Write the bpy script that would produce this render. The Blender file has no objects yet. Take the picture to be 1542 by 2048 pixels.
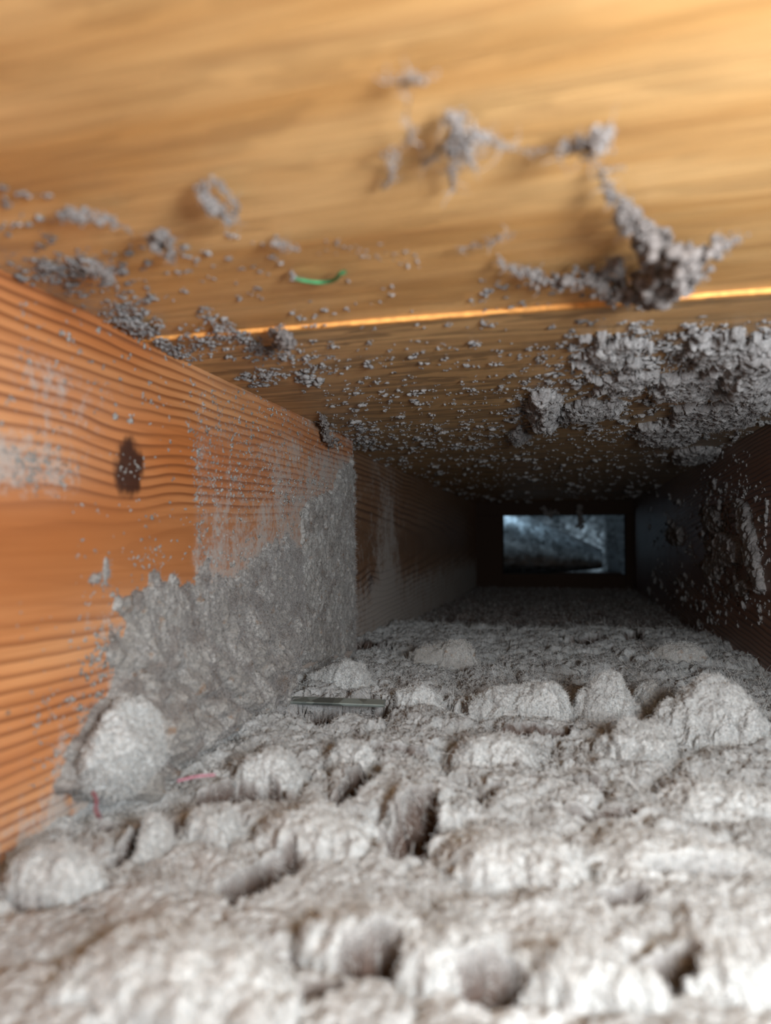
import bpy, math, random
import numpy as np
from mathutils import Matrix, Vector, Euler

# ---------------------------------------------------------------- camera, world, lights, exposure
F = 1421.0                                   # focal length in pixels of the 1542 x 2048 frame
YAW, PITCH = math.radians(14.18), math.radians(2.257)
sc = bpy.context.scene
col = sc.collection
cd = bpy.data.cameras.new('camera')
cam = bpy.data.objects.new('camera', cd)
col.objects.link(cam)
cam.rotation_euler = (math.pi / 2 + PITCH, 0, YAW)
cd.sensor_fit = 'HORIZONTAL'; cd.sensor_width = 36.0
cd.lens = 36.0 * F / 1542
cd.clip_start = 0.005
cd.dof.use_dof = True
cd.dof.focus_distance = 0.52
cd.dof.aperture_fstop = cd.lens / 3.6
sc.camera = cam

w = bpy.data.worlds.new('world'); sc.world = w
w.use_nodes = True
w.node_tree.nodes['Background'].inputs['Color'].default_value = (0.86, 0.93, 1.0, 1)
w.node_tree.nodes['Background'].inputs['Strength'].default_value = 0.08

def area(name, loc, target, sx, sy, power, color):
    ld = bpy.data.lights.new(name, 'AREA')
    ld.shape = 'RECTANGLE'; ld.size = sx; ld.size_y = sy
    ld.energy = power; ld.color = color
    o = bpy.data.objects.new(name, ld)
    o.location = loc
    o.rotation_euler = (Vector(target) - Vector(loc)).to_track_quat('-Z', 'Y').to_euler()
    col.objects.link(o)
    return o
# daylight falling in through the open register, behind and to the right of the lens
area('register_daylight', (0.140, -0.035, 0.028), (-0.07, 0.5, 0.0), 0.08, 0.10, 3.3, (0.88, 0.95, 1.0))
# unseen lamp added above the far pipe to make the streak on the metal
area('trunk_streak_lamp', (-0.10, 1.95, 0.30), (-0.07, 2.0, 0.0), 0.035, 0.035, 0.13, (0.72, 0.88, 1.0)).data.spread = math.radians(75)

sc.view_settings.view_transform = 'Standard'
sc.view_settings.look = 'None'
sc.view_settings.gamma = 1.0
sc.view_settings.use_curve_mapping = False
sc.view_settings.exposure = 0.0

# ---------------------------------------------------------------- measures
CEIL, FLOOR, BED = 0.094, -0.122, -0.1015
XL, XL2, XR = -0.190, -0.212, 0.157
YC, YEND, YNEAR = 0.628, 1.75, -0.10
SEAM = 0.290
rng = np.random.default_rng(11)
CR = np.array(Euler(cam.rotation_euler).to_matrix())

def ray(px, py):
    return CR @ np.array([(px - 771) / F, -(py - 1024) / F, -1.0])
def on(axis, v, px, py):                     # the point of a plane of the cavity that shows at a pixel
    d = ray(px, py)
    return d * (v / d['xyz'.index(axis)])
def depth(p):
    return -(CR.T @ np.asarray(p))[2]

# ---------------------------------------------------------------- noise
_perm = rng.permutation(256).astype(np.int32)
_perm = np.concatenate([_perm, _perm, _perm])
_g = rng.normal(size=(256, 3)); _g /= np.linalg.norm(_g, axis=1)[:, None]; _g = _g.astype(np.float32)

def perlin(p):
    p = np.asarray(p, np.float32)
    i = np.floor(p).astype(np.int32); f = p - i; i &= 255
    u = f * f * f * (f * (f * 6 - 15) + 10)
    out = 0
    for dx in (0, 1):
        hx = _perm[i[:, 0] + dx]; wx = u[:, 0] if dx else 1 - u[:, 0]
        for dy in (0, 1):
            hy = _perm[hx + i[:, 1] + dy]; wy = u[:, 1] if dy else 1 - u[:, 1]
            for dz in (0, 1):
                h = _perm[hy + i[:, 2] + dz] & 255
                wz = u[:, 2] if dz else 1 - u[:, 2]
                g = _g[h]
                out = out + wx * wy * wz * (g[:, 0] * (f[:, 0] - dx) + g[:, 1] * (f[:, 1] - dy) + g[:, 2] * (f[:, 2] - dz))
    return out * 1.5
def fbm(p, n=4, gain=0.5):
    a, s, t = 1.0, 0.0, np.asarray(p, np.float32)
    for _ in range(n):
        s = s + a * perlin(t); a *= gain; t = t * 2.03 + 7.1
    return s
_cell = rng.random((256, 2)).astype(np.float32)
def worley(p):                               # nearest and second nearest feature distance in 2-D
    i = np.floor(p).astype(np.int32)
    f1 = np.full(len(p), 9.0, np.float32); f2 = f1.copy(); cid = np.zeros(len(p), np.int32)
    for dx in (-1, 0, 1):
        for dy in (-1, 0, 1):
            c = i + (dx, dy)
            h = _perm[_perm[c[:, 0] & 255] + (c[:, 1] & 255)] & 255
            q = c + _cell[h]
            d = np.hypot(q[:, 0] - p[:, 0], q[:, 1] - p[:, 1]).astype(np.float32)
            m = d < f1
            f2 = np.where(m, f1, np.minimum(f2, d)); cid = np.where(m, h, cid); f1 = np.where(m, d, f1)
    return f1, f2, cid
def jitter(V, amp, size):                     # push a surface about in all three directions
    q = np.asarray(V) / size
    return V + amp * np.stack([fbm(q + 11.3 * k, 3, 0.6) for k in range(3)], 1)
def smooth(a, b, x):
    t = np.clip((x - a) / (b - a), 0, 1)
    return t * t * (3 - 2 * t)

# ---------------------------------------------------------------- mesh helpers
def mesh_obj(name, V, Fc, mat, parent=None, smooth_shade=True, attr=None):
    me = bpy.data.meshes.new(name)
    V = np.asarray(V, np.float32); Fc = np.asarray(Fc, np.int32)
    k = Fc.shape[1]
    me.vertices.add(len(V)); me.vertices.foreach_set('co', V.ravel())
    me.loops.add(Fc.size); me.loops.foreach_set('vertex_index', Fc.ravel())
    me.polygons.add(len(Fc)); me.polygons.foreach_set('loop_start', np.arange(0, Fc.size, k, dtype=np.int32))
    me.polygons.foreach_set('use_smooth', np.full(len(Fc), smooth_shade))
    for nm, a in (attr or {}).items():
        at = me.attributes.new(nm, 'FLOAT', 'POINT'); at.data.foreach_set('value', np.asarray(a, np.float32))
    me.update(calc_edges=True)
    me.materials.append(mat)
    o = bpy.data.objects.new(name, me); col.objects.link(o)
    if parent: o.parent = parent
    return o
def empty(name, loc=(0, 0, 0)):
    o = bpy.data.objects.new(name, None); o.empty_display_size = 0.02
    col.objects.link(o); o.location = loc
    return o
def tag(o, label=None, cat=None, group=None, kind=None):
    if label: o['label'] = label
    if cat: o['category'] = cat
    if group: o['group'] = group
    if kind: o['kind'] = kind
    return o
def grid_faces(nu, nv):
    i = np.arange(nu * nv).reshape(nu, nv)
    return np.stack([i[:-1, :-1], i[1:, :-1], i[1:, 1:], i[:-1, 1:]], -1).reshape(-1, 4)
def box(lo, hi):
    (a, b, c), (d, e, f) = lo, hi
    V = [(a,b,c),(d,b,c),(d,e,c),(a,e,c),(a,b,f),(d,b,f),(d,e,f),(a,e,f)]
    Q = [(0,3,2,1),(4,5,6,7),(0,1,5,4),(1,2,6,5),(2,3,7,6),(3,0,4,7)]
    return V, Q
def bevel_box(lo, hi, b=0.0015):
    V, Q = box(lo, hi)
    import bmesh
    bm = bmesh.new()
    vs = [bm.verts.new(v) for v in V]
    for q in Q: bm.faces.new([vs[k] for k in q])
    bmesh.ops.bevel(bm, geom=bm.edges[:], offset=b, segments=2, affect='EDGES', profile=0.5)
    bmesh.ops.triangulate(bm, faces=bm.faces[:])
    bm.verts.index_update()
    V = [v.co[:] for v in bm.verts]; Q = [[v.index for v in f.verts] for f in bm.faces]
    bm.free()
    return V, Q
def ico(n):
    import bmesh
    bm = bmesh.new(); bmesh.ops.create_icosphere(bm, subdivisions=n, radius=1)
    bm.verts.index_update()
    V = np.array([v.co[:] for v in bm.verts]); Q = np.array([[v.index for v in f.verts] for f in bm.faces]); bm.free()
    return V, Q
ICO = {n: ico(n) for n in (1, 2, 3, 4, 5, 6)}

def fibres(name, P, N, length, rad, mat, parent=None, curl=0.9, pts=5, seed=1):
    r = np.random.default_rng(seed)
    n = len(P)
    L = length * r.uniform(0.35, 1.3, n)[:, None] / (pts - 1)
    d = N + r.normal(size=(n, 3)) * 0.6; d /= np.linalg.norm(d, axis=1)[:, None] + 1e-9
    bend = r.normal(size=(n, 3))
    out = np.zeros((n, pts, 3)); out[:, 0] = P
    for k in range(1, pts):
        d = d + bend * curl * 0.5 + r.normal(size=(n, 3)) * curl * 0.35
        d /= np.linalg.norm(d, axis=1)[:, None] + 1e-9
        out[:, k] = out[:, k - 1] + d * L
    hc = bpy.data.hair_curves.new(name)
    hc.add_curves([pts] * n)
    hc.attributes['position'].data.foreach_set('vector', out.astype(np.float32).ravel())
    ra = hc.attributes.get('radius') or hc.attributes.new('radius', 'FLOAT', 'POINT')
    rr = np.repeat(rad * r.uniform(0.6, 1.3, n), pts).reshape(n, pts) * np.linspace(1, 0.5, pts)
    ra.data.foreach_set('value', rr.astype(np.float32).ravel())
    hc.materials.append(mat)
    o = bpy.data.objects.new(name, hc); col.objects.link(o)
    if parent: o.parent = parent
    o['kind'] = 'stuff'
    return o
def sample(V, Fc, n, seed=0, keep=None):
    r = np.random.default_rng(seed)
    V = np.asarray(V, float); T = np.asarray(Fc)
    if T.shape[1] == 4: T = np.concatenate([T[:, [0, 1, 2]], T[:, [0, 2, 3]]])
    a, b, c = V[T[:, 0]], V[T[:, 1]], V[T[:, 2]]
    nn = np.cross(b - a, c - a); ar = np.linalg.norm(nn, axis=1)
    if keep is not None: ar = ar * keep((a + b + c) / 3)
    cs = np.cumsum(ar)
    k = np.minimum(np.searchsorted(cs, r.random(n) * cs[-1]), len(T) - 1)
    u, v = r.random((2, n)); m = u + v > 1; u[m], v[m] = 1 - u[m], 1 - v[m]
    P = a[k] + u[:, None] * (b[k] - a[k]) + v[:, None] * (c[k] - a[k])
    N = nn[k] / (np.linalg.norm(nn[k], axis=1)[:, None] + 1e-12)
    return P, N

# ---------------------------------------------------------------- materials
class Nodes:
    def __init__(self, name):
        self.m = bpy.data.materials.new(name); self.m.use_nodes = True
        self.t = self.m.node_tree; self.n = self.t.nodes; self.l = self.t.links
        self.b = self.n['Principled BSDF']
        self.pos = self.new('ShaderNodeTexCoord').outputs['Object']
        s = self.new('ShaderNodeSeparateXYZ'); self.l.new(self.pos, s.inputs[0])
        self.x, self.y, self.z = s.outputs
    def new(self, t): return self.n.new(t)
    def put(self, sock, v):
        if hasattr(v, 'is_output'): self.l.new(v, sock)
        elif sock.type == 'RGBA' and not hasattr(v, '__len__'): sock.default_value = (v, v, v, 1)
        elif sock.type == 'RGBA': sock.default_value = (*v, 1) if len(v) == 3 else v
        else: sock.default_value = v
    def math(self, op, a, b=0.0, c=0.0):
        k = self.new('ShaderNodeMath'); k.operation = op
        for s, v in zip(k.inputs, (a, b, c)): self.put(s, v)
        return k.outputs[0]
    def add(self, a, b): return self.math('ADD', a, b)
    def sub(self, a, b): return self.math('SUBTRACT', a, b)
    def mul(self, a, b): return self.math('MULTIPLY', a, b)
    def vec(self, x, y, z):
        k = self.new('ShaderNodeCombineXYZ')
        for s, v in zip(k.inputs, (x, y, z)): self.put(s, v)
        return k.outputs[0]
    def scale(self, sx, sy, sz, v=None):
        k = self.new('ShaderNodeVectorMath'); k.operation = 'MULTIPLY'
        self.put(k.inputs[0], v if v is not None else self.pos); k.inputs[1].default_value = (sx, sy, sz)
        return k.outputs[0]
    def noise(self, v, s=1.0, detail=3, rough=0.5, dist=0.0):
        k = self.new('ShaderNodeTexNoise'); self.put(k.inputs['Vector'], v)
        k.inputs['Scale'].default_value = s; k.inputs['Detail'].default_value = detail
        k.inputs['Roughness'].default_value = rough; k.inputs['Distortion'].default_value = dist
        return k.outputs[0]
    def ramp(self, f, a, b, lo=0.0, hi=1.0, kind='SMOOTHSTEP'):
        k = self.new('ShaderNodeMapRange'); k.interpolation_type = kind
        for s, v in zip(k.inputs, (f, a, b, lo, hi)): self.put(s, v)
        return k.outputs[0]
    def mix(self, f, a, b, mode='MIX'):
        k = self.new('ShaderNodeMix'); k.data_type = 'RGBA'; k.blend_type = mode
        self.put(k.inputs[0], f); self.put(k.inputs[6], a); self.put(k.inputs[7], b)
        return k.outputs[2]
    def attr(self, nm):
        k = self.new('ShaderNodeAttribute'); k.attribute_name = nm
        return k.outputs['Fac']
    def bump(self, h, dist, strength=1.0):
        k = self.new('ShaderNodeBump'); self.put(k.inputs['Height'], h)
        k.inputs['Distance'].default_value = dist; k.inputs['Strength'].default_value = strength
        self.l.new(k.outputs[0], self.b.inputs['Normal'])
    def out(self, color, rough=0.9, spec=0.2, metal=0.0):
        self.put(self.b.inputs['Base Color'], color); self.put(self.b.inputs['Roughness'], rough)
        self.b.inputs['Specular IOR Level'].default_value = spec; self.b.inputs['Metallic'].default_value = metal
        return self.m
def lin(r, g, b):
    f = lambda c: c / 12.92 if c <= 0.04045 else ((c + 0.055) / 1.055) ** 2.4
    return (f(r / 255), f(g / 255), f(b / 255))

def dust_material(name, a, b, freckle=None):
    k = Nodes(name)
    n1 = k.noise(k.pos, 55, 4, 0.6); n2 = k.noise(k.pos, 700, 3, 0.7)
    c = k.mix(k.ramp(n1, 0.3, 0.7), lin(*a), lin(*b))
    c = k.mix(k.ramp(n2, 0.25, 0.75, 0.0, 0.55), c, lin(*[v * 0.72 for v in a]))
    if freckle: c = k.mix(k.ramp(k.noise(k.pos, 120, 4, 0.6), 0.58, 0.72), c, lin(*freckle))
    c = k.mix(k.mul(k.attr('brown'), 0.95), c, k.mix(n2, lin(56, 41, 34), lin(86, 65, 54)))  # brown lower layer of the dust, its tone deepened to shade the pits
    k.bump(k.add(n2, k.mul(k.noise(k.pos, 1800, 2, 0.6), 0.5)), 0.0012, 0.8)
    return k.out(c, 1.0, 0.05)
M_BED = dust_material('floor_dust', (158, 157, 155), (188, 188, 187))
M_LUMP = dust_material('dust_lump', (170, 169, 167), (198, 198, 196))
M_LINT = dust_material('ceiling_lint', (136, 131, 129), (168, 164, 162))
M_TUFT = dust_material('tuft_lint', (112, 104, 100), (146, 138, 134), (92, 76, 66))
M_GREY = dust_material('wall_lint_dim_hump', (142, 137, 131), (178, 175, 171), (132, 108, 88))
def plain(name, rgb, rough=1.0, spec=0.05):
    k = Nodes(name)
    return k.out(k.mix(k.ramp(k.noise(k.pos, 300, 3), 0.3, 0.7), lin(*rgb), lin(*[v * 0.85 for v in rgb])), rough, spec)
M_FIB = plain('dust_fibre', (186, 184, 181))
M_FIBL = plain('lint_fibre', (150, 145, 142))
M_FIBB = plain('brown_fibre', (86, 66, 54))
M_GREEN = plain('green_thread', (74, 138, 92))
M_PINK = plain('pink_thread', (166, 112, 126))

def wood_joist(name, early, late, warm, y0, D, tilt, knots, spacing=0.0043):
    k = Nodes(name)
    wob = k.mul(k.sub(k.noise(k.scale(4, 7, 16), 1.0, 3, 0.5), 0.5), 0.010)
    zz = k.sub(k.add(k.z, wob), y0)
    dd = k.add(D, k.mul(k.y, tilt))
    r = k.math('SQRT', k.add(k.mul(zz, zz), k.mul(dd, dd)))
    kn = None
    for (ky, kz, amp, wy, wz) in knots:
        a = k.math('DIVIDE', k.sub(k.y, ky), wy); b = k.math('DIVIDE', k.sub(k.z, kz), wz)
        e = k.math('EXPONENT', k.mul(k.add(k.mul(a, a), k.mul(b, b)), -1.0))
        r = k.add(r, k.mul(e, amp))
        a = k.math('DIVIDE', k.sub(k.y, ky), wy * 0.42); b = k.math('DIVIDE', k.sub(k.z, kz), wz * 0.62)
        q = k.add(k.add(k.mul(a, a), k.mul(b, b)), k.mul(k.sub(k.noise(k.scale(90, 130, 90), 1.0, 3), 0.5), 1.6))
        e2 = k.ramp(q, 0.35, 1.1, 1.0, 0.0)
        kn = e2 if kn is None else k.math('MAXIMUM', kn, e2)
    r = k.add(r, k.mul(k.sub(k.noise(k.scale(10, 14, 60), 1.0, 2), 0.5), 0.0016))
    ph = k.math('FRACT', k.math('DIVIDE', r, spacing))
    line = k.mul(k.ramp(ph, 0.42, 0.86), k.ramp(ph, 0.90, 1.0, 1.0, 0.0))
    vary = k.ramp(k.noise(k.scale(2, 5, 40), 1.0, 2), 0.3, 0.7, 0.45, 1.0)
    # rings of the flat sawn heart of the board lie shallow and look faint
    heart = k.ramp(k.math('ABSOLUTE', zz), 0.010, 0.034, 0.30, 1.0)
    line = k.mul(k.mul(line, vary), heart)
    fine = k.noise(k.scale(40, 9, 420), 1.0, 3, 0.6)
    base = k.mix(k.ramp(k.noise(k.scale(3, 5, 22), 1.0, 3), 0.3, 0.7), lin(*early), lin(*warm))
    base = k.mix(k.ramp(k.math('ABSOLUTE', zz), 0.006, 0.045, 0.75, 0.0), base, lin(*[v * 0.86 for v in warm]))
    c = k.mix(line, base, lin(*late))
    c = k.mix(k.ramp(fine, 0.35, 0.75, 0.0, 0.35), c, lin(*[v * 0.8 for v in warm]))
    if kn is not None: c = k.mix(kn, c, lin(62, 34, 22))
    film = k.attr('film')
    sp = k.add(k.mul(k.noise(k.pos, 260, 5, 0.7), 0.65), k.mul(k.noise(k.scale(60, 60, 40), 1.0, 3, 0.6), 0.45))
    sp = k.add(sp, k.sub(k.mul(film, 0.75), k.mul(line, 0.05)))
    dm = k.mul(k.ramp(sp, 0.72, 1.02), k.ramp(film, 0.0, 0.12))
    dm = k.math('MAXIMUM', dm, k.mul(film, 0.28))
    c = k.mix(k.mul(dm, 0.88), c, lin(158, 150, 143))
    k.bump(k.add(k.mul(line, 1.0), k.add(k.mul(fine, 0.4), k.mul(dm, k.noise(k.pos, 900, 2)))), 0.0006, 0.7)
    rough = k.ramp(dm, 0, 1, 0.42, 1.0)
    return k.out(c, rough, 0.35)
KN = on('x', XL, 258, 935)
KN2 = on('x', XL2, 742, 1168)
M_JOIST = wood_joist('fir_joist', (198, 142, 95), (122, 70, 40), (170, 101, 54), -0.006, 0.040, -0.055,
                     [(KN[1], KN[2], 0.0045, 0.030, 0.024)])
M_JOIST2 = wood_joist('fir_joist_shaded', (136, 102, 74), (78, 50, 32), (126, 88, 58), -0.006, 0.040, 0.03,
                      [(KN2[1], KN2[2], 0.005, 0.03, 0.02)])  # darker copy of the near joist; shade past the corner is in its colours
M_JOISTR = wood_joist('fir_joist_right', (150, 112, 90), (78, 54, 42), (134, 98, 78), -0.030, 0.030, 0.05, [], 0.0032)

def wood_ply(name, light, mid, dark, flame):
    k = Nodes(name)
    ang = k.add(k.y, k.mul(k.x, 0.035))
    wv = k.vec(k.x, ang, k.z)
    n1 = k.noise(k.scale(5, 46, 5, wv), 1.0, 4, 0.55, 0.35)
    n2 = k.noise(k.scale(14, 260, 5, wv), 1.0, 4, 0.6)
    n3 = k.noise(k.scale(30, 1100, 5, wv), 1.0, 3, 0.6)
    c = k.mix(k.ramp(n1, 0.30, 0.70), lin(*light), lin(*mid))
    c = k.mix(k.ramp(n2, 0.45, 0.75, 0.0, 0.50), c, lin(*dark))
    c = k.mix(k.ramp(n3, 0.5, 0.8, 0.0, 0.45), c, lin(*dark))
    # ring figure of the veneer: long flame shaped bands that run across the cavity
    fl = k.noise(k.scale(6.5, 30, 5, wv), 1.0, 4, 0.6, 0.5)
    ph = k.math('FRACT', k.add(k.mul(fl, 5.0), k.mul(ang, 26.0)))
    band = k.mul(k.ramp(ph, 0.35, 0.9), k.ramp(ph, 0.92, 1.0, 1.0, 0.0))
    c = k.mix(k.mul(band, flame), c, lin(*[v * 0.62 for v in dark]))
    film = k.attr('film')
    sp = k.add(k.noise(k.pos, 420, 5, 0.7), k.mul(film, 0.5))
    dm = k.mul(k.ramp(sp, 0.60, 0.95), k.ramp(film, 0, 0.3))
    c = k.mix(k.math('MAXIMUM', k.mul(dm, 0.8), k.mul(film, 0.30)), c, lin(146, 138, 130))
    k.bump(k.add(n2, n3), 0.0005, 0.5)
    return k.out(c, k.ramp(n2, 0.3, 0.7, 0.36, 0.55), 0.4)
M_PLY = wood_ply('plywood_near', (222, 178, 120), (192, 142, 84), (158, 112, 66), 0.20)
M_PLY2 = wood_ply('plywood_far', (208, 164, 110), (184, 140, 90), (136, 100, 64), 0.55)
M_RAW = plain('plywood_raw_edge', (240, 168, 92), 0.7, 0.2)
M_FLOORB = plain('floor_board_brown', (92, 66, 52))
M_DARKW = plain('framing_shaded', (58, 44, 36))  # base colour darkened to carry the shade of the far end
def metal(name, base, rough):
    k = Nodes(name)
    v = k.new('ShaderNodeTexVoronoi'); v.inputs['Scale'].default_value = 75; k.l.new(k.pos, v.inputs['Vector'])
    s = k.new('ShaderNodeSeparateColor'); k.l.new(v.outputs['Color'], s.inputs[0])
    n = k.noise(k.pos, 38, 4, 0.65)
    c = k.mix(k.ramp(s.outputs[0], 0.1, 0.9), lin(*base), lin(*[v * 0.78 for v in base]))
    c = k.mix(k.ramp(n, 0.52, 0.75, 0, 0.6), c, lin(*[v * 0.6 for v in base]))
    k.bump(n, 0.0006, 0.5)
    return k.out(c, k.ramp(s.outputs[1], 0, 1, rough - 0.06, rough + 0.10), 0.5, 1.0)
M_GALV = metal('galvanized_steel', (168, 186, 198), 0.40)
M_STRIP = metal('dull_zinc', (176, 184, 178), 0.6)

# ---------------------------------------------------------------- setting
def gauss(U, V, cu, cv, wu, wv): return np.exp(-((U - cu) / wu) ** 2 - ((V - cv) / wv) ** 2)

def wall_board(name, x_face, thick, y0, y1, z0, z1, mat, parent, film, sign=1, step=0.0018):
    ny, nz = int((y1 - y0) / step) + 1, int((z1 - z0) / step) + 1
    yy, zz = np.meshgrid(np.linspace(y0, y1, ny), np.linspace(z0, z1, nz), indexing='ij')
    Y, Z = yy.ravel(), zz.ravel()
    V = np.stack([np.full(Y.size, x_face), Y, Z], 1)
    Q = grid_faces(ny, nz)
    if sign < 0: Q = Q[:, ::-1]
    bx, bq = box((x_face - sign * thick, y0, z0), (x_face - sign * 0.0002, y1, z1))
    n = len(V)
    return mesh_obj(name, np.concatenate([V, bx]), np.concatenate([Q, np.array(bq) + n]), mat, parent, False,
                    {'film': np.concatenate([film(Y, Z), np.zeros(8)])})

wl = tag(empty('wall_left'), 'orange brown fir joists forming the left side of the duct cavity', kind='structure')
yb = on('x', XL, 392, 1000)[1]
ya = on('x', XL, 70, 930); yt = on('x', XL, 640, 1120); yu = on('x', XL, 120, 780)
def film_left(Y, Z):
    edge = smooth(yb - 0.004 + 0.010 * smooth(0.06, -0.02, Z) * 0, yb + 0.003, Y + 0.006 * fbm(np.stack([Y * 30, Z * 60, Z * 0], 1), 2))
    low = smooth(0.045, -0.02, Z)
    f = edge * (0.30 + 0.30 * smooth(yb, YC, Y) + 0.20 * low)
    f = f + 0.52 * gauss(Y, Z, ya[1] - 0.01, ya[2], 0.05, 0.014) + 0.34 * gauss(Y, Z, yu[1], yu[2], 0.05, 0.018)
    f = f + 0.50 * smooth(0.215, 0.285, Y) * smooth(-0.012, -0.04, Z) + (0.22 + 0.30 * fbm(np.stack([Y * 70, Z * 8, Z * 0], 1), 3)) * smooth(-0.045, -0.085, Z) * smooth(0.13, 0.24, Y) + 0.25 * smooth(-0.085, -0.105, Z)
    f = f + 0.22 * smooth(0.08, 0.092, Z)
    return np.clip(f, 0, 1) * (0.5 + 0.5 * smooth(0.085, 0.06, Z))
wall_board('joist', XL, 0.038, YNEAR, YC, FLOOR - 0.02, CEIL, M_JOIST, wl, film_left)
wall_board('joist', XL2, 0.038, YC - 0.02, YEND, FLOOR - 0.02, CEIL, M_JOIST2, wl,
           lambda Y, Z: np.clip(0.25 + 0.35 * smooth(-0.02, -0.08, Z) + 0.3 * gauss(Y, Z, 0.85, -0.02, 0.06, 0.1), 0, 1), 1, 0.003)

wr = tag(empty('wall_right'), 'dark brown fir joist forming the shaded right side of the cavity', kind='structure')
wall_board('joist', XR, 0.038, 0.16, YEND, FLOOR - 0.02, CEIL, M_JOISTR, wr,
           lambda Y, Z: np.clip(0.12 + 0.2 * smooth(0.05, 0.09, Z) + 0.15 * smooth(0.7, 1.0, Y), 0, 1), -1, 0.003)

ce = tag(empty('ceiling'), 'amber plywood subfloor forming the top of the cavity', kind='structure')
def ceil_sheet(y0, y1, z, mat, film, step):
    x0, x1 = -0.26, 0.20
    nx, ny = int((x1 - x0) / step), int((y1 - y0) / step)
    xx, yy = np.meshgrid(np.linspace(x0, x1, nx), np.linspace(y0, y1, ny), indexing='ij')
    X, Y = xx.ravel(), yy.ravel()
    zz = np.full(X.size, z)
    V = np.stack([X, Y, zz], 1)
    Q = grid_faces(nx, ny)[:, ::-1]
    bx, bq = box((x0, y0, z + 0.0003), (x1, y1, 0.113))
    o = mesh_obj('plywood_sheet', np.concatenate([V, bx]), np.concatenate([Q, np.array(bq) + len(V)]), mat, ce, False,
                 {'film': np.concatenate([film(X, Y), np.zeros(8)])})
    return o
ceil_sheet(YNEAR, SEAM, CEIL, M_PLY, lambda X, Y: np.clip(0.5 * smooth(-0.15, -0.185, X) + 0.12 * smooth(0.2, 0.29, Y), 0, 1), 0.004)
s2 = ceil_sheet(SEAM, YEND + 0.05, CEIL - 0.0016, M_PLY2,
           lambda X, Y: np.clip(0.14 + 0.22 * smooth(0.32, 0.7, Y) + 0.35 * smooth(0.02, 0.12, X) * smooth(0.3, 0.45, Y), 0, 1), 0.004)
# the raw sawn edge of the far sheet, proud of the near one
n = 120
ex = np.linspace(-0.19, 0.16, n); jag = 0.0004 * fbm(np.stack([ex * 60, ex * 0, ex * 0], 1), 3)
V = np.concatenate([np.stack([ex, np.full(n, SEAM - 0.0012), np.full(n, CEIL + 0.001)], 1),
                    np.stack([ex, np.full(n, SEAM - 0.0010) + jag * 0.4, CEIL - 0.0017 + jag], 1),
                    np.stack([ex, np.full(n, SEAM + 0.0015), CEIL - 0.0017 + jag * 0.6], 1)])
i = np.arange(n - 1)
Q = np.concatenate([np.stack([i, i + 1, i + 1 + n, i + n], 1), np.stack([i + n, i + 1 + n, i + 1 + 2 * n, i + 2 * n], 1)])
tag(mesh_obj('raw_edge', V, Q, M_RAW, s2, False), 'bright raw sawn plywood edge')

fl = mesh_obj('floor', *box((-0.26, YNEAR, FLOOR - 0.02), (0.20, YEND + 1.1, FLOOR)), M_FLOORB, None, False)
tag(fl, 'brown board under the dust at the bottom of the cavity', kind='structure')

def on_end(px, py): return on('y', YEND, px, py)
OA, OB = on_end(1005, 1031), on_end(1252, 1150)
wb = tag(empty('wall_back', (0, 0, 0)), 'dark framing around the far opening', kind='structure')
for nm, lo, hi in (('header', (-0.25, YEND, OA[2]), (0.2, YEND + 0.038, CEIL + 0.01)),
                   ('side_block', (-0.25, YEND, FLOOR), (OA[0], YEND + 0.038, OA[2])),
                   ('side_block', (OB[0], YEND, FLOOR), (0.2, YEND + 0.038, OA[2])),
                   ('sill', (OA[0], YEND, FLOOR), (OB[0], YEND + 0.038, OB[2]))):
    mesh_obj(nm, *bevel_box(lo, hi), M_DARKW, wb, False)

# ---------------------------------------------------------------- the sheet metal trunk behind the opening
duct = tag(empty('sheet_metal_duct', (0, YEND + 0.05, FLOOR)), 'galvanized sheet metal duct seen through the far opening', 'duct')
def off(V, o): return np.asarray(V, float) - np.array(o.location)
nu, nv = 60, 40
U, Vv = np.meshgrid(np.linspace(-0.30, 0.098, nu), np.linspace(0, 2 * math.pi, nv), indexing='ij')
U, Vv = U.ravel(), Vv.ravel()
RR = np.clip(0.080 - 0.294 * (U + 0.085), 0.001, 0.12); ZC = -0.018 - 0.188 * (U + 0.085)
P = np.stack([U, YEND + 0.30 - RR * np.cos(Vv), ZC + RR * np.sin(Vv)], 1)
mesh_obj('tapered_pipe', off(P, duct), grid_faces(nu, nv), M_GALV, duct)
bq = box((-0.42, 2.80, -0.5), (0.42, 2.81, 0.45)); mesh_obj('rear_panel', off(bq[0], duct), bq[1], M_GALV, duct, False)
bq = box((-0.43, YEND + 0.04, -0.5), (-0.42, 2.81, 0.45)); mesh_obj('side_panel', off(bq[0], duct), bq[1], M_GALV, duct, False)
bq = box((0.42, YEND + 0.04, -0.5), (0.43, 2.81, 0.45)); mesh_obj('side_panel', off(bq[0], duct), bq[1], M_GALV, duct, False)

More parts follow.
